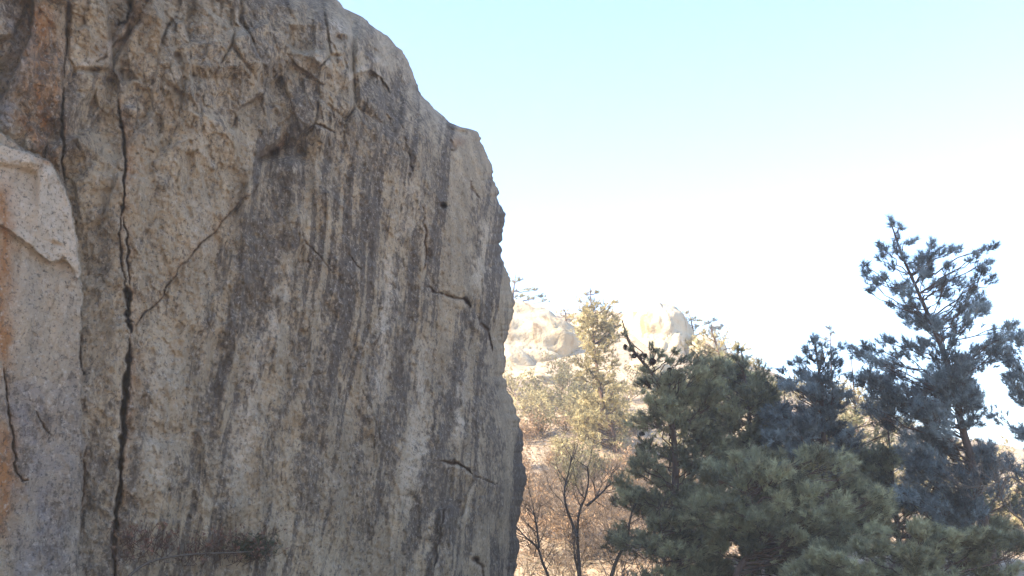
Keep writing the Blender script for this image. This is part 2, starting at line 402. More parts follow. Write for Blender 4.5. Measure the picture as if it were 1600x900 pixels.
crack([(198, 444), (199, 470), (200, 500), (204, 520)], 6.6, .7, 1, .8, 2)
crack([(203, 510), (201, 560), (196, 610), (192, 650), (190, 720), (186, 780), (180, 815), (178, 860), (180, 960)], 5.4, .5, 1, .9, 2.6)
crack([(205, 517), (225, 492), (250, 468), (268, 438), (287, 412), (312, 383), (345, 350), (362, 330), (395, 300), (415, 272)], 1.6, .13, .6, .45, 3)
scarp([(205, 517), (250, 468), (287, 412), (345, 350), (395, 300), (430, 262)], .12, 70, 1)
crack([(5, 560), (12, 620), (20, 690), (24, 735), (34, 753), (48, 752)], 2.2, .15, .6, .8, 3)
crack([(127, 520), (125, 555), (131, 590)], 2.4, .15, .7, .2)
crack([(55, 640), (68, 665), (85, 682)], 1.6, .10, .4, .4)
crack([(133, 690), (131, 740), (126, 800)], 1.8, .10, .6, .5)
crack([(205, -20), (203, 15), (198, 35), (182, 38)], 4.4, .3, .7, .8, 4)
band([(214, 20), (190, 50), (160, 88), (130, 105), (118, 125)], 7, pale, .8, 4); band([(200, 45), (150, 95)], 16, rust, .3)
scarp([(212, 15), (200, 45), (175, 72), (150, 100)], .18, 30, -1)
blob(195, 120, 12, 9, .16, soil, .6, 3, .4, .9); blob(172, 126, 9, 4, .10, soil, .3, 3, .3, .9)
blob(275, 87, 8, 5, .14, soil, .7, 3, .5, .8); blob(263, 40, 9, 5, .12, None, -.8, 3)
crack([(256, 60), (262, 38), (268, 32)], 2.5, .12, .5)
blob(205, 172, 14, 9, -.10, pale, 0, 2, .6)
crack([(118, 225), (126, 238)], 2, .1, .5)
scarp([(372, -10), (374, 35), (392, 62), (405, 88), (412, 125), (413, 160)], .34, 40, -1, 2, .7)  # skylight on the rim painted as a pale edge
scarp([(413, 140), (390, 158), (368, 178), (352, 205)], .22, 45, -1, 2)
crack([(408, 140), (388, 160), (370, 176)], 3.0, .12, .6)
scarp([(413, 165), (436, 168), (440, 190), (432, 225), (410, 245), (392, 262)], .26, 40, -1, 2, .5)
blob(420, 240, 18, 8, .30, soil, -.5, 3, .75); blob(455, 262, 24, 15, -.16, pale, .2, 2, .7)
band([(455, 200), (440, 225), (425, 245)], 8, rust, .5, 4)
scarp([(452, 88), (470, 105), (490, 120), (512, 130)], .18, 34, 1, 2, .8)
scarp([(452, 40), (455, 85)], .25, 40, -1, 2)
scarp([(520, 150), (545, 128), (562, 113), (580, 108), (600, 122), (612, 150)], .24, 60, 1, 2, .9)
blob(560, 112, 22, 6, -.12, pale, -.5, 2, .8); blob(530, 45, 22, 16, -.12, pale, .4, 2, .75); blob(531, 60, 11, 6, .14, soil, .2, 3, .35, .9)
blob(500, 95, 18, 9, -.14, pale, .5, 2, .7); blob(590, 95, 26, 8, -.10, pale, .5, 2, .6)
crack([(488, 194), (503, 197), (518, 205), (524, 208)], 2.6, .18, .85); crack([(517, 170), (522, 190)], 2.2, .14, .6)
band([(545, 28), (580, 45), (610, 75), (640, 125), (670, 170), (700, 203), (740, 212)], 11, pale, .3, 6)
crack([(700, 215), (712, 232), (706, 238)], 3.5, .16, .6); blob(716, 222, 12, 7, 0, rust, 0, 2, .5)
blob(692, 321, 6.0, 4.6, .45, soil, .5, 5, 1.0, .1)
crack([(663, 318), (664, 360), (666, 395), (664, 425)], 1.9, .14, .8, .4); blob(668, 400, 6, 8, .16, None, 0, 3)
crack([(640, 255), (645, 268)], 3.0, .14, .7); crack([(732, 280), (742, 300), (750, 312)], 2.0, .14, .7)
crack([(660, 445), (680, 458), (705, 463), (722, 468), (735, 476)], 2.6, .2, .8)
crack([(720, 465), (730, 472), (736, 478)], 4.0, .3, 1)
crack([(743, 488), (750, 505), (762, 518), (768, 535), (770, 552)], 3.3, .3, 1)
scarp([(735, 478), (755, 512), (770, 528), (786, 530)], .2, 30, -1, 2, .5)
crack([(688, 719), (700, 722), (715, 727), (728, 732), (740, 742)], 3.2, .34, 1); crack([(740, 742), (758, 750), (778, 756)], 1.6, .18, .9)
crack([(738, 870), (745, 878), (752, 886), (757, 905)], 3.4, .25, .9); blob(743, 874, 7, 5, .2, soil, 0, 4, .9)
crack([(676, 905), (682, 860), (695, 800), (700, 788)], 1.6, .14, .5)
scarp([(662, 960), (676, 870), (690, 795), (712, 790), (722, 830)], -.16, 25, 1, 2, .5); blob(697, 812, 10, 20, -.12, pale, .1, 2, .5)
scarp([(715, 830), (728, 790), (742, 745)], .14, 22, -1, 2, .4)
crack([(540, 700), (560, 740), (556, 790)], 1.4, .06, .4); crack([(556, 590), (580, 640), (596, 690)], 1.4, .08, .5)
crack([(470, 350), (480, 380), (505, 405), (520, 432)], 1.7, .09, .6); crack([(545, 400), (565, 425)], 1.8, .1, .6)
blob(552, 425, 16, 16, -.10, pale, .4, 2, .5)
crack([(322, 495), (330, 515)], 1.8, .08, .5)
crack([(802, 860), (790, 905)], 1.4, .1, .3); band([(804, 850), (796, 900), (790, 960)], 10, pale, .6, 1)
for i in range(24):                                       # small chips, pits and hairline joints
    x0 = random.uniform(20, 780); y0 = random.uniform(0, 900)
    if i % 5: blob(x0, y0, random.uniform(4, 14), random.uniform(3, 8), random.uniform(.03, .10), None, random.uniform(-1.2, 1.2), 3)
    else:
        a = random.uniform(-.5, .9) + (math.pi / 2 if random.random() < .5 else 0); L = random.uniform(15, 45)
        crack([(x0, y0), (x0 + L * .5 * math.cos(a) + 1, y0 + L * .5 * math.sin(a)), (x0 + L * math.cos(a), y0 + L * math.sin(a))], 1.1, .04, .3)

# dark water streaks that lean down to the left, plus painted shade in upper recesses
su = U - Wz * .21 + fbm(U / 2.0, Wz / 2.6, 101, 3) * .35
st = fbm(su / .55, Wz / 6.5, 105, 4, .6)
st2 = fbm(su / .16, Wz / 2.4, 111, 4, .6)
amt = sstep(250, 420, X + .1 * Y) * sstep(100, 330, Y) * .55 + .45 * sstep(-50, 250, X) * .5
st3 = fbm(su / .07, Wz / 1.5, 114, 3, .6)
dark = np.maximum(dark, np.clip(.36 + st * 1.7 * amt + st2 * 1.5 * amt + st3 * .9 * amt + fbm(U / .9, Wz / .9, 118, 4) * .5 + fbm(U / .16, Wz / .22, 119, 3) * .3, 0, 1))
B = lambda pts, wd, v: band(pts, wd, dark, v, 9)
B([(470, 150), (455, 250), (420, 330), (392, 400), (385, 480)], 20, .62)
B([(405, 300), (385, 400), (378, 480), (368, 560)], 20, .85); B([(330, 560), (318, 660), (295, 720), (280, 800)], 11, .7)
B([(345, 590), (330, 700), (325, 780)], 11, .65); B([(480, 380), (455, 450), (470, 560), (430, 680), (415, 800)], 15, .68)
B([(560, 420), (540, 520), (510, 640), (490, 760), (480, 880)], 15, .62); B([(560, 130), (550, 230), (585, 330), (570, 420)], 26, .62)
B([(650, 420), (630, 500), (608, 640), (590, 720)], 11, .78); B([(575, 600), (560, 700), (575, 790), (560, 900)], 13, .62)
B([(725, 480), (712, 560), (700, 650), (690, 740), (650, 830), (640, 920)], 13, .95)
B([(690, 650), (675, 740), (655, 800), (620, 900)], 12, .75); B([(640, 560), (630, 640), (610, 740), (600, 850)], 10, .72)
B([(770, 560), (765, 650), (760, 740), (755, 840)], 14, .66); B([(640, 170), (680, 280), (690, 420)], 16, .58)
B([(740, 300), (745, 380), (735, 450)], 12, .6); B([(400, 20), (395, 60), (430, 110), (450, 180)], 18, .72)  # second band paints the recess beside the light rim darker
B([(630, 240), (650, 330), (640, 430)], 14, .55); B([(500, 20), (475, 80)], 12, .5); B([(200, 100), (250, 130)], 16, .5)
for pts, wd, v in (([(445, 400), (430, 480), (400, 580), (375, 700), (360, 800)], 16, .55), ([(612, 380), (608, 470), (590, 570), (585, 640)], 12, .75),
                   ([(660, 520), (655, 620), (640, 740), (630, 820)], 11, .6), ([(722, 540), (716, 640), (716, 700)], 6, .75), ([(265, 520), (245, 640), (240, 780)], 22, .4),
                   ([(640, 280), (640, 340), (620, 380)], 14, .45), ([(760, 340), (756, 400), (745, 450)], 8, .6), ([(385, 640), (370, 760)], 22, .55), ([(300, 300), (320, 400)], 22, .35),
                   ([(670, 640), (655, 720), (655, 770)], 9, .6), ([(325, 60), (345, 160), (300, 260)], 20, .25)):
    band(pts, wd, pale, v, 8); band(pts, wd * .8, dark, 0, 8)
    g = dist(pts, wd * 3, 8)
    if g: dark[g[0]] *= 1 - .75 * v * np.exp(-(g[1] / wd) ** 2)
for pts, wd, v in (([(735, 440), (722, 540), (708, 640), (688, 740)], 9, .9), ([(690, 560), (680, 640), (668, 730), (640, 830), (625, 920)], 9, .85), ([(648, 470), (632, 560), (612, 660), (598, 760)], 10, .9),
                   ([(600, 480), (580, 580), (560, 700), (548, 800)], 12, .7), ([(700, 760), (685, 830), (665, 910)], 9, .9), ([(760, 480), (752, 600), (742, 700)], 9, .75), ([(520, 470), (500, 580), (478, 700), (462, 820)], 14, .7),
                   ([(430, 380), (412, 470), (395, 560)], 14, .8), ([(780, 650), (778, 740), (770, 830)], 9, .7)):
    band(pts, wd, dark, v, 8)
for pts, wd, v in (([(470, 90), (478, 180), (440, 300), (400, 420), (372, 560)], 26, .85), ([(560, 120), (600, 180), (610, 280)], 38, .72), ([(395, 0), (400, 60), (430, 110)], 26, .7),
                   ([(440, 20), (430, 100), (440, 190)], 22, .62), ([(300, 20), (330, 120), (300, 210)], 34, .52), ([(150, 300), (160, 380), (150, 460)], 22, .6), ([(640, 150), (670, 230), (690, 300)], 22, .55),
                   ([(235, 100), (245, 180), (230, 230)], 20, .52), ([(160, 560), (155, 680), (150, 800)], 16, .5)):
    band(pts, wd, dark, v, 14)
w, ins = poly_in([(-40, 215), (0, 225), (40, 238), (75, 252), (98, 290), (113, 335), (124, 400), (126, 440), (100, 425), (60, 410), (0, 375), (-40, 360)])
dark[w] *= 1 - .85 * ins; pale[w] = np.maximum(pale[w], ins * .95)
w, ins = poly_in([(-40, 300), (124, 420), (128, 540), (90, 620), (-40, 560)])
dark[w] *= 1 - .5 * ins
pale = np.clip(pale * (.75 + .5 * vn(X / 9, Y / 12, 131)), 0, 1)
rust = np.clip(rust * (.6 + .7 * vn(X / 10, Y / 22, 133)), 0, 1)
cool = np.clip(cool * (.6 + .6 * vn(X / 13, Y / 13, 135)), 0, 1)

edge_f = np.clip(q / 6.0, 0, 1)
inview = sstep(-60, 0, Y) * 1.0
Dd = D + (disp - .1) * (1.15 * edge_f + .0)
Dd = np.maximum(Dd, 2.0)
FV = atn(Xp, Yp, Dd)                                      # rows x cols x 3
# unseen back of the rock, shaped to place its shadow on the grove: from the edge it runs away behind, then turns left and closes
nb = 46
E = FV[:, -1, :]; Lf = FV[:, 0, :]
tb = np.linspace(0, 1, nb + 1)[1:]
Pm = np.stack([E[:, 0] - 2.4, E[:, 1] + 3.6, E[:, 2]], -1); Pn = np.stack([E[:, 0] - 21, E[:, 1] - 5.5, E[:, 2]], -1); Pl = np.stack([Lf[:, 0] - 24, Lf[:, 1] + 6, Lf[:, 2]], -1)
ctrl = np.stack([E, E + (Pm - E) * .5 + np.array([-.2, 0, 0]), Pm, Pn, Pl, Lf], 1)
seg = tb * 5; ii = np.minimum(seg.astype(int), 4); ff = (seg - ii)[None, :, None]
BV = ctrl[:, ii, :] * (1 - ff) + ctrl[:, ii + 1, :] * ff
rough = fbm(BV[..., 0] / 2.5 + BV[..., 1] / 3, BV[..., 2] / 3, 141, 4) * .7 * np.clip(np.minimum(tb, 1 - tb) * 8, 0, 1)[None, :]
BV[..., 1] += rough; BV[..., 0] += -np.abs(rough) * .6
AV = np.concatenate([FV, BV[:, :-1, :]], 1); nr, nc = AV.shape[:2]
def pad(a): return np.concatenate([a, np.repeat(a[:, -1:], nb - 1, 1) * .6], 1)
top = AV[-1].mean(0); VV = np.vstack([AV.reshape(-1, 3), top + np.array([0, 0, 3.0])])
quads = grid_faces(nr, nc, True)
capi = len(VV) - 1; cI = (nr - 1) * nc + np.arange(nc); cap = np.stack([cI, np.roll(cI, -1), np.full(nc, capi), np.full(nc, capi)], -1)
me = bpy.data.meshes.new("cliff")
attrs = {k: np.append(pad(v).ravel(), 0) for k, v in dict(dark=dark, rust=rust, pale=pale, cool=cool, soil=soil).items()}
me = mesh_np("cliff", VV, quads, M_ROCK, True, attrs)
cliff = link("cliff", me, kind="structure", label="huge weathered grey granite cliff face with dark water streaks and long cracks")
capm = Tubes()
capme = bpy.data.meshes.new("cliff_cap"); capme.from_pydata([tuple(v) for v in AV[-1]] + [tuple(top + np.array([0, 0, 3.0]))], [], [(i, (i + 1) % nc, nc) for i in range(nc)])
capme.materials.append(M_ROCK); link("rock_summit", capme, cliff)
def wall_D(x, y):
    j = int(np.argmin(np.abs(rows - y))); k = int(np.argmin(np.abs(Xp[j] - x))); return float(Dd[j, k])

# ------------------------------------------------------------------ foliage tools
def needles(P, Dn, k, length, width, spread=(.3, 1.15), droop=0.0, ct=None):
    """thin needle triangles bristling round each tuft axis"""
    n = len(P); P = np.repeat(P, k, 0); A = np.repeat(Dn, k, 0)
    A = A / (np.linalg.norm(A, axis=1)[:, None] + 1e-9)
    rv = rng.normal(size=(n * k, 3)); rv -= (rv * A).sum(1)[:, None] * A; rv /= np.linalg.norm(rv, axis=1)[:, None] + 1e-9
    an = rng.uniform(spread[0], spread[1], n * k)[:, None]
    d = A * np.cos(an) + rv * np.sin(an); d[:, 2] -= droop; d /= np.linalg.norm(d, axis=1)[:, None]
    L = length * rng.uniform(.65, 1.2, n * k)[:, None]
    s = np.cross(d, rng.normal(size=(n * k, 3))); s /= np.linalg.norm(s, axis=1)[:, None] + 1e-9
    base = P + A * (rng.uniform(-.5, .3, n * k)[:, None] * length)
    V = np.stack([base - s * width * .5, base + s * width * .5, base + d * L], 1).reshape(-1, 3)
    global TONE; TONE = np.repeat(np.clip(rng.normal(.5, .2, n) + (0 if ct is None else ct), 0, 1), k * 3)
    return V, np.arange(n * k * 3).reshape(-1, 3)

def fill(poly, n, r=(16, 26)):
    P = np.array(poly, float); out = []
    while len(out) < n:
        x = random.uniform(P[:, 0].min(), P[:, 0].max()); y = random.uniform(P[:, 1].min(), P[:, 1].max())
        ins = False; j = len(P) - 1
        for i in range(len(P)):
            if (P[i, 1] > y) != (P[j, 1] > y) and x < (P[j, 0] - P[i, 0]) * (y - P[i, 1]) / (P[j, 1] - P[i, 1]) + P[i, 0]: ins = not ins
            j = i
        if ins: out.append((x, y, random.uniform(*r)))
    return out

def pine(name, label, trunk, Dt, r0, clumps, group=None, nmat=None, depth=1.2, per=26, k=16, nl=.12, nw=.011, limb_r=.020, flat=.75, rise=.45, cat="pine tree", cones=(), sparse=1.0, up=.55):
    """trunk: list of pixels top..down, followed out to distance Dt; each clump is carried by its own limb"""
    tp = [at(x, y, Dt + (dd[0] if dd else 0)) for x, y, *dd in trunk]
    b = tp[-1]; g = float(gz(b.x, b.y)) - .25
    if b.z > g: tp.append(Vector((b.x + random.uniform(-.1, .1), b.y, g)))
    else: g = b.z
    base = tp[-1].copy(); base.z = float(gz(base.x, base.y))
    root = empty(name, base, label=label, category=cat)
    if group: root['group'] = group
    o = np.array(base)
    tc = curve_pts(tp[::-1], 36)
    T = Tubes(); T.add(tc, r0, r0 * .12, 9, .16)
    link("trunk", T.mesh("trunk", M_BARK, o), root)
    TW = Tubes(); PP = []; DD = []; CT = []
    pxm = Dt / F
    for (x, y, r) in clumps:
        rm = r * pxm
        hx = abs(float(atn(x, y, Dt)[0]) - np.interp(float(atn(x, y, Dt)[2]), tc[:, 2], tc[:, 0]))
        dz_ = random.uniform(-1, 1) * depth * (1.0 - .45 * min(1, hx / (depth + .5)))
        c = np.array(at(x, y, Dt + dz_))
        hd = math.hypot(hx, dz_)
        az_ = c[2] - hd * rise * random.uniform(.6, 1.2) - .15
        i = int(np.argmin(np.abs(tc[:, 2] - max(az_, tc[0, 2] + .5)))); i = min(i, len(tc) - 2)
        a = tc[i]
        m1 = a + (c - a) * .45 + np.array([random.uniform(-.1, .1), random.uniform(-.1, .1), -.10 * hd * random.uniform(-.4, 1)]) * 1.0
        lp = curve_pts([a, m1, c], 8)
        lp[1:-1] += rng.normal(size=(6, 3)) * .02 * (1 + hd * .5)
        lr = min(limb_r * (.45 + .35 * hd), r0 * .55)
        B_ = Tubes(); B_.add(lp, lr, .007, 5)
        link("limb", B_.mesh("limb", M_BARK, o), root)
        n0 = len(PP); ctone = random.gauss(.06, .32)
        n = max(5, int(per * 1.3 * sparse * (r / 20.0) ** 1.6))
        for _ in range(int(n * .35)):
            f_ = random.uniform(.5, 1) * 7; i_ = min(int(f_), 6); e = lp[i_] + (lp[i_ + 1] - lp[i_]) * (f_ - i_) + rng.normal(size=3) * .07
            PP.append(e); DD.append((lp[-1] - lp[-3]) / (np.linalg.norm(lp[-1] - lp[-3]) + 1e-6) + rng.normal(size=3) * .6 + np.array([0, 0, up]))
        for _ in range(n):
            v = rng.normal(size=3); v /= np.linalg.norm(v); v *= rm * rng.random() ** .45; v[2] *= flat
            e = c + v
            s_ = lp[random.choice((4, 5, 6, 7))]
            mid = (s_ + e) / 2 + rng.normal(size=3) * .03; mid[2] -= .03
            if random.random() < .45: TW.add([s_, mid, e], .008, .003, 3)
            dr = (e - s_); dr = dr / (np.linalg.norm(dr) + 1e-6) + np.array([0, 0, up]) + rng.normal(size=3) * .25
            PP.append(e); DD.append(dr)
            if random.random() < .8: PP.append(mid * .45 + e * .55); DD.append(dr + rng.normal(size=3) * .5)
        CT += [ctone] * (len(PP) - n0)
    P = np.array(PP); Dn = np.array(DD)
    V, Fc = needles(P, Dn, int(k * 1.55), nl, nw * 1.25, ct=np.array(CT))
    link("crown", mesh_np("crown", V - o, Fc, nmat, False, dict(tone=TONE)), root)
    if TW.V: link("twigs", TW.mesh("twigs", M_BARK, o), root, kind="stuff")
    for (x, y, s_) in cones:
        cm = cone_mesh(); q_ = link("cone", cm, root); q_.location = Vector(at(x, y, Dt - .1)) - base; q_.scale = (s_,) * 3; q_.rotation_euler = (random.uniform(0, 3), random.uniform(0, 3), 0)
    return root
_cone = []
def cone_mesh():
    if _cone: return _cone[0]
    V = []; Fc = []
    for ring in range(6):                                # overlapping scale rings, wider in the middle
        t = ring / 5; r = .045 * math.sin(math.pi * (.18 + .74 * t)) + .004
        for a in range(7):
            an = (a + .5 * (ring % 2)) / 7 * 2 * math.pi; an2 = .36
            z = -.05 + .1 * t; n = len(V)
            V += [(.012 * math.cos(an - an2), .012 * math.sin(an - an2), z - .008), (.012 * math.cos(an + an2), .012 * math.sin(an + an2), z - .008),
                  (r * math.cos(an + .3), r * math.sin(an + .3), z + .012), (r * math.cos(an - .3), r * math.sin(an - .3), z + .012)]
            Fc.append((n, n + 1, n + 2, n + 3))
    n = len(V); V += [(.02 * math.cos(a / 6 * 6.283), .02 * math.sin(a / 6 * 6.283), zz) for zz in (-.055, .055) for a in range(6)]
    Fc += [(n + a, n + (a + 1) % 6, n + 6 + (a + 1) % 6, n + 6 + a) for a in range(6)]
    _cone.append(mesh_np("cone", np.array(V), np.array(Fc), M_CONE, False)); return _cone[0]

# ------------------------------------------------------------------ pines of the shaded grove
def pts(s, r=15): return [(1100 + a / 3, 320 + b / 3, r * random.uniform(.8, 1.2)) for a, b in s]
big = pts([(875, 80), (925, 110), (905, 150), (975, 165), (840, 190), (900, 200), (830, 245), (930, 240), (880, 290), (755, 325), (750, 290), (790, 360), (775, 405), (870, 460),
           (1075, 175), (1350, 190), (1315, 205), (1280, 245), (1340, 270), (1170, 215), (1185, 200), (1155, 285), (1135, 345), (1355, 350)], 9)
big += pts([(830, 350), (930, 375), (960, 420), (900, 400), (1040, 250), (1030, 320), (1095, 215), (1060, 310), (1110, 380), (1140, 420), (1310, 310), (1260, 375), (1200, 360),
            (1290, 430), (1240, 440), (1010, 260), (985, 290)], 13)
big += pts([(1220, 490), (1260, 540), (1150, 530), (1190, 570), (1300, 470), (1310, 490), (1000, 540), (1050, 540), (960, 480), (940, 530), (1090, 550), (1030, 570), (960, 650), (1010, 690), (920, 690), (850, 640),
            (1020, 640), (770, 670), (800, 720), (740, 710), (700, 690), (850, 740), (890, 800), (840, 820), (780, 790), (1270, 680), (1340, 680), (1400, 600), (1450, 555), (1380, 650), (1370, 690),
            (1100, 620), (1170, 640)], 15)
big += pts([(1100, 790), (1180, 800), (1050, 810), (1240, 840), (1030, 870), (1090, 860), (1160, 880), (1210, 740), (1120, 720), (980, 880), (1250, 880)], 20)
big += fill([(1350, 600), (1420, 590), (1520, 590), (1530, 640), (1500, 680), (1420, 650), (1360, 660)], 22, (16, 24))
big += fill([(1400, 690), (1470, 660), (1540, 680), (1580, 780), (1500, 820), (1400, 790)], 38, (18, 26)) + fill([(1340, 560), (1400, 620), (1400, 660), (1345, 640)], 8, (14, 18)) + fill([(1440, 560), (1530, 560), (1540, 620), (1440, 620)], 10, (15, 20))
trunkD = [(1392, 348), (1410, 400), (1432, 450), (1450, 492), (1472, 545), (1490, 600), (1500, 655), (1515, 710), (1528, 770), (1540, 830), (1556, 900)]
pine("pine_tree", "tallest pine at the right, its open bluish top standing clear against the sky", trunkD, 25.0, .135, big, nmat=M_N_BLUE, depth=1.5, per=17, k=17, nl=.15, nw=.010, rise=.45, flat=.9, up=.8, sparse=1.0)
right = fill([(1560, 520), (1625, 500), (1650, 800), (1560, 800), (1550, 640)], 34, (15, 22)) + [(1590, 520, 10), (1578, 545, 12), (1596, 590, 14), (1575, 600, 12)]
pine("pine_tree", "pine cut off by the right edge of the picture, behind the tallest pine", [(1612, 470), (1622, 560), (1628, 680), (1622, 800), (1620, 900)], 27.5, .12, right, nmat=M_N_BLUE, depth=1.3, per=13, k=15, nl=.135, nw=.011, rise=.5)
cA = [(974, 520, 6), (985, 545, 5), (1000, 555, 8), (1021, 543, 10), (1033, 553, 10), (1056, 548, 9), (1044, 563, 10), (1010, 578, 9), (1005, 598, 15), (1018, 560, 7), (1068, 560, 9), (1080, 556, 9), (1064, 585, 12), (1090, 572, 13)]
cA += fill([(1040, 575), (1110, 550), (1130, 700), (1100, 790), (970, 790), (965, 730), (990, 640), (1010, 610)], 58, (15, 24))
cA += fill([(960, 770), (1100, 760), (1120, 850), (970, 850)], 24, (14, 22))
pine("pine_tree", "leftmost dark pine of the shaded grove, a few cones on its bare upper twigs", [(972, 500), (985, 540), (1012, 575), (1030, 598), (1046, 640), (1053, 690), (1056, 740), (1054, 800), (1060, 900)], 24.5, .11, cA,
     nmat=M_N_GREEN, depth=1.5, per=19, k=18, nl=.115, nw=.010, rise=.4,
     cones=[(977, 542, 1.3), (991, 556, 1.3), (1008, 556, 1.2), (1020, 565, 1.7), (1048, 565, 1.6), (1008, 572, 1.1), (1012, 600, 1.5), (1077, 660, 1.3), (1036, 628, 1.2), (1046, 578, 1.2), (1005, 612, 1.2), (1090, 690, 1.2), (1003, 678, 1.2)])
cB = [(1155, 545, 8), (1166, 560, 8), (1150, 560, 10), (1186, 568, 9), (1178, 585, 12), (1120, 570, 12)] + fill([(1100, 580), (1140, 555), (1200, 590), (1225, 640), (1220, 760), (1110, 760), (1090, 660)], 78, (15, 24))
pine("pine_tree", "dense green pine right of the one with cones, rounded top", [(1158, 545), (1165, 600), (1172, 680), (1168, 780), (1180, 900)], 27.0, .11, cB, nmat=M_N_GREEN, depth=1.4, per=18, k=16, nl=.13, nw=.011,
     cones=[(1152, 640, 1.5), (1130, 612, 1.4), (1198, 600, 1.4), (1140, 660, 1.3), (1165, 680, 1.3)])
cC = [(1268, 530, 7), (1258, 545, 8), (1285, 538, 9), (1300, 548, 9), (1318, 540, 7), (1290, 560, 12), (1235, 565, 8), (1222, 578, 9), (1250, 580, 12), (1310, 570, 12), (1325, 590, 8), (1270, 590, 14), (1230, 600, 12)]
cC += [(1272, 533, 9), (1276, 548, 11), (1266, 560, 12), (1280, 568, 12), (1245, 560, 10), (1306, 560, 11)]
cC += fill([(1215, 600), (1260, 575), (1325, 580), (1325, 660), (1340, 740), (1200, 740), (1200, 640)], 72, (16, 24))
pine("pine_tree", "bluish pine left of the tallest one, with a ragged top of short shoots", [(1272, 530), (1280, 580), (1285, 650), (1290, 760), (1296, 900)], 26.0, .11, cC, nmat=M_N_BLUE, depth=1.4, per=14, k=16, nl=.13, nw=.011, rise=.45, up=.8)
cE = fill([(1100, 730), (1180, 700), (1280, 700), (1370, 720), (1400, 780), (1360, 860), (1240, 870), (1120, 850), (1060, 800)], 96, (13, 27))
pine("pine_tree", "low spreading pine with a bent dark trunk in front of the grove", [(1160, 765), (1180, 790), (1203, 812), (1205, 830), (1190, 852), (1165, 875), (1150, 905)], 21.5, .085, cE, nmat=M_N_GREEN, depth=1.3, per=17, k=19, nl=.14, nw=.009, rise=.25, flat=.75)
cG = fill([(1240, 850), (1330, 845), (1440, 820), (1550, 830), (1620, 850), (1640, 960), (1220, 960)], 84, (14, 26))
pine("young_pine", "young pale green pine along the bottom edge, nearest of the grove", [(1420, 830), (1424, 880), (1430, 960)], 19.0, .05, cG, nmat=M_N_GREEN, depth=1.2, per=18, k=20, nl=.12, nw=.009, rise=.3, flat=.6, cat="young pine")
cH = fill([(1300, 690), (1420, 700), (1440, 800), (1380, 840), (1290, 800)], 54, (18, 26)) + fill([(1420, 760), (1600, 770), (1600, 870), (1400, 870)], 44, (16, 24))
pine("pine_tree", "dark bushy pine in the deep shade left of the tallest pine's trunk", [(1385, 640), (1392, 720), (1400, 800), (1410, 900)], 27.5, .10, cH, nmat=M_N_GREEN, depth=1.2, per=17, k=15, nl=.13, nw=.012)
cK = fill([(1100, 840), (1180, 800), (1290, 810), (1320, 950), (1090, 950)], 60, (15, 26)) + fill([(1040, 860), (1120, 850), (1120, 960), (1040, 960)], 20, (15, 24))
pine("young_pine", "small bushy pine at the bottom edge below the bent dark trunk", [(1235, 800), (1238, 860), (1240, 950)], 24.0, .05, cK, nmat=M_N_GREEN, depth=1.0, per=16, k=17, nl=.12, nw=.011, cat="young pine", rise=.3)
cL = fill([(1180, 640), (1420, 640), (1440, 780), (1180, 780)], 60, (16, 25))
pine("pine_tree", "dim pine filling the back of the shaded grove behind the bluish one", [(1225, 610), (1228, 700), (1232, 800), (1236, 900)], 29.0, .10, cL, nmat=M_N_GREEN, depth=1.0, per=14, k=15, nl=.14, nw=.012, rise=.3)
cM = fill([(1040, 590), (1120, 560), (1200, 590), (1240, 680), (1210, 780), (1060, 790)], 70, (15, 24))
pine("pine_tree", "bushy olive pine packed between the cone-bearing pine and the rounded one", [(1112, 556), (1116, 640), (1120, 760), (1124, 900)], 28.5, .10, cM, nmat=M_N_GREEN, depth=1.0, per=15, k=15, nl=.13, nw=.012, rise=.4)
cI = fill([(960, 840), (1000, 790), (1090, 800), (1140, 850), (1130, 940), (960, 940)], 34, (14, 24))
pine("young_pine", "dark young pine at the foot of the leftmost shaded pine", [(1030, 800), (1036, 850), (1040, 930)], 23.0, .05, cI, nmat=M_N_GREEN, depth=1.0, per=16, k=16, nl=.12, nw=.011, cat="young pine", rise=.3)

# ------------------------------------------------------------------ sunlit pines on the slope and skyline
def far_pine(label, trunk, Dt, r0, clumps, mat=M_N_YEL, name="pine_tree", cat="pine tree", group=None, **kw):
    sc = Dt / 25.0
    a = dict(nmat=mat, depth=1.0 * sc, per=11, k=9, nl=.13 * sc ** .6, nw=.013 * sc ** .9, limb_r=.03 * sc ** .4, rise=.35); a.update(kw)
    return pine(name, label, trunk, Dt, r0, clumps, group=group, cat=cat, **a)
col = [(918, 458, 8), (906, 468, 7), (933, 455, 5), (925, 470, 9), (945, 478, 12), (960, 470, 7), (915, 485, 12), (935, 495, 14), (950, 500, 12)] + fill([(902, 480), (965, 478), (960, 560), (985, 640), (980, 700), (890, 700), (905, 600)], 84, (12, 19)) + fill([(902, 475), (965, 475), (965, 570), (900, 570)], 30, (11, 16))
far_pine("narrow olive pine in full sun, just right of the cliff edge on the slope", [(922, 450), (926, 510), (931, 562), (942, 631), (953, 660), (960, 690), (966, 730)], 52, .16, col, per=12, depth=1.2)
far_pine("sunlit yellowish pine behind the rounded shaded pine", [(1110, 512), (1125, 560), (1135, 640), (1140, 700)], 50, .15,
         [(1085, 528, 8), (1100, 520, 9), (1115, 525, 9), (1128, 533, 10), (1150, 545, 10), (1165, 545, 8), (1095, 540, 12)] + fill([(1080, 535), (1160, 540), (1215, 600), (1200, 680), (1090, 660)], 44, (12, 18)))
far_pine("sunlit yellowish pine seen in the gap left of the tallest pine", [(1330, 560), (1335, 620), (1340, 700), (1345, 760)], 46, .14, fill([(1310, 585), (1345, 575), (1352, 640), (1360, 760), (1300, 760)], 30, (11, 17)))
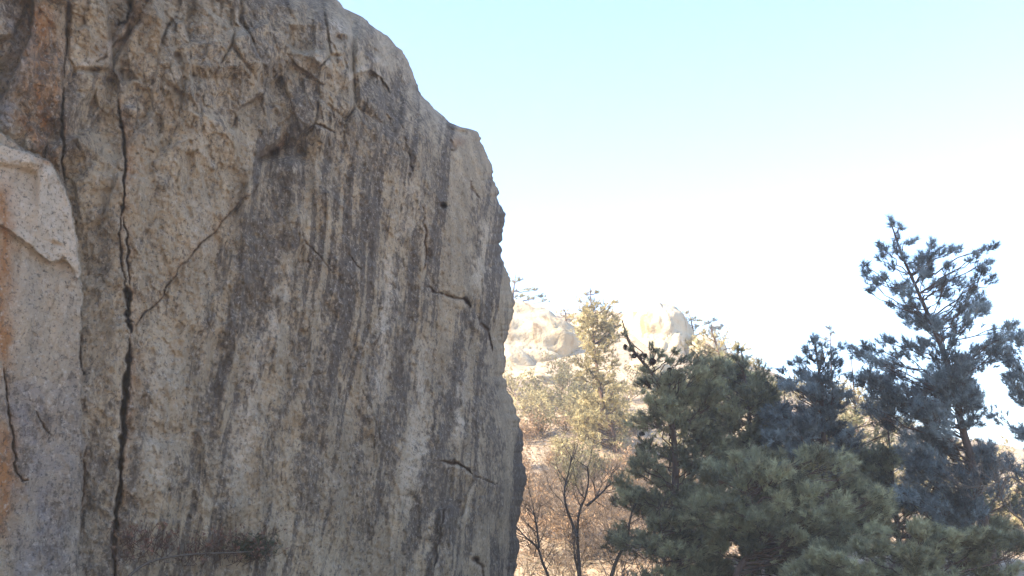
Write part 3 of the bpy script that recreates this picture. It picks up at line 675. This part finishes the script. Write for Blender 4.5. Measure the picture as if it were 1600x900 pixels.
far_pine("low sunlit pine under the sky gap beside the tallest pine", [(1385, 668), (1388, 700), (1390, 760)], 42, .10, fill([(1368, 680), (1400, 672), (1420, 720), (1410, 770), (1360, 770)], 22, (10, 16)))
far_pine("sunlit pine low at the right edge of the picture", [(1590, 730), (1592, 770), (1594, 830)], 40, .10, fill([(1545, 750), (1620, 725), (1630, 830), (1540, 830)], 28, (11, 17)))
sk = dict(per=8, k=8, depth=1.5, rise=.1, flat=.35, up=.3)
far_pine("wind-bent pine on the skyline touching the cliff edge", [(806, 428), (803, 450), (800, 480)], 96, .16, [(802, 440, 8), (812, 436, 7), (825, 450, 8), (838, 452, 7), (848, 462, 8), (852, 470, 7), (820, 462, 10), (808, 462, 12), (832, 468, 10), (800, 455, 10)], mat=M_N_GREEN, **sk)
far_pine("rounded low pine on the skyline above the left granite dome", [(882, 484), (884, 492), (884, 510)], 96, .12, [(872, 488, 8), (884, 486, 9), (895, 492, 8), (902, 500, 9), (888, 496, 9)], **sk)
far_pine("flat-topped pine on the skyline right of the big granite dome", [(1075, 486), (1080, 502), (1085, 530)], 92, .14, [(1062, 490, 7), (1072, 488, 6), (1080, 497, 8), (1092, 500, 8), (1070, 503, 9), (1085, 510, 9), (1064, 508, 8)], mat=M_N_GREEN, **sk)
far_pine("small dark pine on the skyline, right of the flat-topped one", [(1110, 498), (1112, 512), (1114, 535)], 90, .10, [(1106, 504, 6), (1116, 500, 5), (1122, 512, 7), (1112, 512, 7), (1128, 508, 4)], mat=M_N_BLUE, **sk)
far_pine("sparse pine on the skyline above the sunlit slope behind the bluish pine", [(1296, 508), (1298, 540), (1300, 600)], 80, .10, [(1294, 512, 5), (1300, 520, 5), (1290, 530, 6)], mat=M_N_BLUE, **sk)

# ------------------------------------------------------------------ granite domes on the hill
def outcrop(label, x, y, Dt, wx, hz, dx, rot, seed, name="granite_outcrop", group=None):
    c = at(x, y, Dt); nu, nv = (180, 100) if wx > 60 else (70, 40)
    th = np.linspace(0, 2 * math.pi, nu, endpoint=False)[None, :]; ph = np.linspace(-.5 * math.pi + .02, .5 * math.pi - .01, nv)[:, None]
    px = wx * Dt / F; pz = hz * Dt / F
    cx_ = np.cos(ph) ** .5 * np.cos(th); cy_ = np.cos(ph) ** .5 * np.sin(th); cz_ = np.sin(ph) + 0 * th
    f, e = facets(cx_ * 1.8 + cz_ * .7 + seed, cz_ * 2.0 + cy_ * 1.3, seed, 1)
    r = 1 + .07 * f * np.clip(e / .25, 0, 1) * np.cos(ph) + .10 * fbm(cx_ * 2 + seed, cz_ * 2.5 + cy_, seed, 4) - .05 * (ridged(cx_ * 2 + cz_, cz_ * 3, seed, 3)) - .035 * np.clip(1 - e / .05, 0, 1) * np.cos(ph)
    V = np.stack([cx_ * r * px, cy_ * r * dx, cz_ * r * pz], -1)
    cr, sr = math.cos(rot), math.sin(rot)
    V = np.stack([V[..., 0] * cr + V[..., 2] * sr, V[..., 1], -V[..., 0] * sr + V[..., 2] * cr], -1)
    me = mesh_np(name, V.reshape(-1, 3), grid_faces(nv, nu, True), M_HROCK)
    o = link(name, me, label=label, category="rock outcrop"); o.location = c
    if group: o['group'] = group
    return o
outcrop("smooth sunlit granite slab on the hill beside the cliff edge", 790, 604, 92, 150, 120, 11, .30, 201)
outcrop("big bright granite dome on the hilltop right of the narrow pine", 1016, 592, 93, 76, 112, 9, .08, 211)
outcrop("cracked granite ledge in the sun behind the narrow hillside pine", 928, 596, 96, 66, 92, 8, .1, 251)
outcrop("low sunlit granite shoulder stepping down right of the big dome", 1080, 590, 90, 46, 64, 6, .45, 221)
outcrop("sunlit boulder on the slope below the left granite slab", 842, 606, 78, 48, 20, 4, .2, 231)
outcrop("pale boulder in the sun below the big granite dome", 1012, 590, 80, 38, 24, 4, .2, 241)
for lab, x, y, D_, w_, h_ in (("small rounded rock low on the sunny slope beside the cliff edge", 822, 640, 66, 14, 8), ("small pale rock peeping over the slope right of the narrow pine", 985, 655, 62, 13, 9),
                              ("flat pale rock on the brown slope left of the bare tree", 868, 802, 37, 18, 6)):
    outcrop(lab, x, y, D_, w_, h_, w_ * D_ / F, .15, int(x), name="boulder")

# ------------------------------------------------------------------ bare broadleaved trees
def bare(T, p, d, L, r, lev, tips, bend=.25):
    n = 6; P = [p.copy()]; dd = d.copy()
    for _ in range(n - 1):
        dd = dd + rng.normal(size=3) * bend * .35 + np.array([0, 0, .05]); dd /= np.linalg.norm(dd); P.append(P[-1] + dd * L / (n - 1))
    T.add(P, r, r * .55, 5 if lev > 1 else 3)
    if lev == 0: tips.append(P[-1]); return
    for _ in range(random.choice((2, 3, 3, 4))):
        i = random.choice((2, 3, 4, 5, 5)); nd = dd + rng.normal(size=3) * .62; nd[2] = abs(nd[2]) * .8 + .15; nd /= np.linalg.norm(nd)
        bare(T, P[i], nd, L * random.uniform(.55, .8), max(r * .52, .003), lev - 1, tips, bend)
def bare_tree(label, stems, Dt, r0, mat, lev=3, group=None, name="bare_tree", cat="bare tree"):
    b = at(stems[0][0][0], stems[0][0][1], Dt); base = Vector((b.x, b.y, float(gz(b.x, b.y))))
    root = empty(name, base, label=label, category=cat); o = np.array(base)
    if group: root['group'] = group
    TT = Tubes(); TW = Tubes(); tips = []
    for s in stems:
        P = [at(x, y, Dt + random.uniform(-.25, .25)) for x, y in s]
        if s is stems[0] or s[0][1] >= 895:
            f_ = P[0].copy(); f_.z = base.z - .1
            if f_.z < P[0].z: P = [f_] + P
        c_ = curve_pts(P, 14); TT = Tubes(); TT.add(c_, r0 * (1 if s is stems[0] else .75), r0 * .3, 6, .15); link("trunk" if s is stems[0] else "limb", TT.mesh("trunk", mat, o), root)
        for i in range(4, 14):
            for _ in range(2):
                d = rng.normal(size=3) * .6 + (c_[-1] - c_[0]) / np.linalg.norm(c_[-1] - c_[0]) * .8; d /= np.linalg.norm(d)
                if random.random() < .62: bare(TW, c_[i], d, random.uniform(.25, .7) * Dt / 28, .012 * Dt / 30, lev - 1, tips)
    link("twigs", TW.mesh("twigs", mat, o), root, kind="stuff")
    return root
bare_tree("bare dark forked tree on the brown slope right of the cliff edge", [[(906, 905), (904, 870), (902, 835), (905, 800), (915, 775), (920, 750), (918, 730)], [(902, 840), (893, 815), (884, 790), (882, 765), (888, 740), (893, 715)], [(905, 905), (898, 870), (897, 850)],
          [(917, 790), (935, 775), (955, 755)]], 29, .055, M_DARKBARK)
bare_tree("small bare leaning tree at the foot of the cliff edge", [[(858, 905), (848, 880), (840, 856), (822, 840), (806, 822)], [(842, 856), (840, 835), (834, 800)]], 27, .045, M_DARKBARK)
bare_tree("bare crooked tree in front of the leftmost shaded pine", [[(955, 905), (966, 870), (980, 845), (984, 815), (990, 790)], [(975, 860), (1000, 845), (1020, 825), (1032, 805)], [(1056, 905), (1050, 870), (1046, 835)]], 23.5, .05, M_DARKBARK)
bare_tree("thin bare tree with pale branches at the lower right, before the tallest pine", [[(1604, 830), (1580, 800), (1560, 775)], [(1604, 760), (1575, 745), (1540, 765)]], 22, .03, M_TWIG)
bare_tree("slim bare sapling lit by the sun beside the cliff edge", [[(888, 905), (884, 860), (880, 800)], [(860, 905), (845, 860), (838, 810)]], 32, .02, M_TWIG, 3)

# ------------------------------------------------------------------ shrubs on the sunny slope
def shrub_src(kind):
    T = Tubes(); tips = []
    for _ in range(7 if kind != 'twig' else 9):
        d = rng.normal(size=3) * .55; d[2] = 1; d /= np.linalg.norm(d)
        bare(T, np.array([random.uniform(-.1, .1), random.uniform(-.1, .1), -.05]), d, random.uniform(.35, .7), .014, 2 if kind != 'twig' else 3, tips, .35)
    st = T.mesh("stems", M_TWIG)
    lf = None
    if kind != 'twig':
        P = np.array(tips); P = np.repeat(P, 3, 0) + rng.normal(size=(len(P) * 3, 3)) * .07
        V, Fc = needles(P, rng.normal(size=P.shape) + np.array([0, 0, .8]), 5, .11, .03, (.2, 1.3))
        lf = mesh_np("leaves", V, Fc, {'green': M_N_YEL, 'dry': M_DRY, 'olive': M_OLIVE}[kind], False, dict(tone=TONE))
    return st, lf
SRC = {k: [shrub_src(k) for _ in range(2)] for k in ('green', 'dry', 'olive', 'twig')}
LAB = {'green': ("yellow-green bush in full sun on the hillside", "sunlit bushes on the hillside"), 'dry': ("dry brown bush on the sunny slope", "dry brown bushes on the slope"),
       'olive': ("olive bush on the sunny hillside between the rocks", "olive bushes on the hillside"), 'twig': ("leafless twiggy shrub standing in the leaf litter", "leafless shrubs in the leaf litter")}
def shrub(kind, X_, Y_, s):
    st, lf = random.choice(SRC[kind]); z = float(gz(X_, Y_))
    e = empty("shrub", (X_, Y_, z), label=LAB[kind][0], category="shrub", group=LAB[kind][1]); e.rotation_euler = (0, 0, random.uniform(0, 6.28)); e.scale = (s, s, s * random.uniform(.8, 1.1))
    link("stems", st, e)
    if lf: link("leaves", lf, e)
def px_at(D_, x): return (x - 800) / F * D_ * 1.02
for _ in range(26): d_ = random.uniform(46, 72); shrub('green', px_at(d_, random.uniform(800, 1060)), d_, random.uniform(.9, 1.8))
for _ in range(26): d_ = random.uniform(42, 62); shrub(random.choice(('green', 'olive')), px_at(d_, random.uniform(870, 1000)), d_, random.uniform(.7, 1.4))
for _ in range(26): d_ = random.uniform(50, 80); shrub('olive', px_at(d_, random.uniform(830, 1250)), d_, random.uniform(1.2, 2.4))
for _ in range(22): d_ = random.uniform(46, 98); shrub('green', px_at(d_, random.uniform(1100, 1640)), d_, random.uniform(1.6, 2.8))
for _ in range(26): d_ = random.uniform(33, 60); shrub('dry', px_at(d_, random.uniform(800, 1000)), d_, random.uniform(.6, 1.3))
for _ in range(100): d_ = random.uniform(29, 50); shrub('twig', px_at(d_, random.uniform(795, 1090)), d_, random.uniform(.7, 1.4))
for _ in range(24): d_ = random.uniform(26, 36); shrub('twig', px_at(d_, random.uniform(1090, 1620)), d_, random.uniform(.8, 1.5))

# leaf litter, one mass
n = 60000
Dl = rng.uniform(28, 62, n); Xl = (rng.uniform(790, 1640, n) - 800) / F * Dl * 1.02
sel = rng.random(n) < np.where(Xl < .16 * Dl, 1, .35); Dl = Dl[sel]; Xl = Xl[sel]; n = len(Dl)
P = np.stack([Xl, Dl, gz(Xl, Dl) + .03], -1)
a1 = rng.normal(size=(n, 3)); a1[:, 2] *= .5; a1 /= np.linalg.norm(a1, axis=1)[:, None]; a2 = np.cross(a1, rng.normal(size=(n, 3)) * .5 + np.array([0, 0, 1])); a2 /= np.linalg.norm(a2, axis=1)[:, None]
s_ = rng.uniform(.04, .10, n)[:, None]
V = np.stack([P - a1 * s_, P + a2 * s_ * .5, P + a1 * s_], 1).reshape(-1, 3)
link("leaf_litter", mesh_np("leaf_litter", V, np.arange(n * 3).reshape(-1, 3), M_DRY, False, dict(tone=np.repeat(rng.random(n), 3))), kind="stuff", label="dry fallen leaves covering the slope", category="leaf litter")

# ------------------------------------------------------------------ plants on the cliff ledge
def ledge():
    c = at(250, 880, wall_D(250, 880) - .25); o = np.array(c)
    root = empty("ledge_shrub", c, label="straggly half-dead shrub with a bent stem growing from the cliff foot", category="shrub")
    w_ = lambda x, y, d=.22: np.array(at(x, y, wall_D(x, y) - d))
    T = Tubes(); T.add(curve_pts([w_(175, 930, .05), w_(205, 897), w_(240, 876, .35), (w_(300, 866, .4)), w_(350, 864, .4), w_(392, 862, .4)], 22), .02, .008, 5); link("stem", T.mesh("stem", M_DARKBARK, o), root)
    TW = Tubes(); PP = []; DD = []
    tips = []
    for _ in range(170):
        x = random.choice((random.uniform(185, 260), random.uniform(280, 420), random.uniform(300, 420))); y = random.uniform(845, 885)
        s = w_(x, y, random.uniform(.03, .2)); bare(TW, s, np.array([random.uniform(-.5, .8), -.3, random.uniform(-.1, 1)]), random.uniform(.08, .28), .005, 1, tips)
    link("twigs", TW.mesh("twigs", M_RED, o), root, kind="stuff")
    P = np.array(tips); P = P[rng.random(len(P)) < .45]
    V, Fc = needles(P, rng.normal(size=P.shape), 5, .05, .014); link("dead_leaves", mesh_np("dead_leaves", V - o, Fc, M_RED, False, dict(tone=TONE)), root, label="reddish dead leaves")
    P = np.stack([w_(random.gauss(400, 17), random.gauss(853, 8), random.uniform(.03, .25)) for _ in range(200)])
    V, Fc = needles(P, rng.normal(size=P.shape) + np.array([.2, 0, .4]), 9, .08, .009); link("leaves", mesh_np("leaves", V - o, Fc, M_TUFT, False, dict(tone=TONE)), root, label="dark green tuft at the stem's tip")
ledge()

# ------------------------------------------------------------------ thin haze added to lift dark tones like lens flare
hb = bpy.data.meshes.new("haze"); X0, Z0, Z1 = 1600.0, -9.0, 42.0
hb.from_pydata([(x, y, z) for z in (Z0, Z1) for x, y in ((-X0, -X0), (X0, -X0), (X0, X0), (-X0, X0))], [], [(3, 2, 1, 0), (4, 5, 6, 7), (0, 1, 5, 4), (1, 2, 6, 5), (2, 3, 7, 6), (3, 0, 4, 7)])
hm = bpy.data.materials.new("haze"); hm.use_nodes = True; hm.node_tree.nodes.clear()
ho = hm.node_tree.nodes.new("ShaderNodeOutputMaterial"); hv = hm.node_tree.nodes.new("ShaderNodeVolumePrincipled")
hv.inputs["Color"].default_value = (1.0, .97, .93, 1); hv.inputs["Density"].default_value = 0.0017; hv.inputs["Anisotropy"].default_value = 0.2
hm.node_tree.links.new(hv.outputs[0], ho.inputs["Volume"]); hb.materials.append(hm)
link("haze", hb, kind="stuff", label="thin haze added in place of lens flare", category="haze")
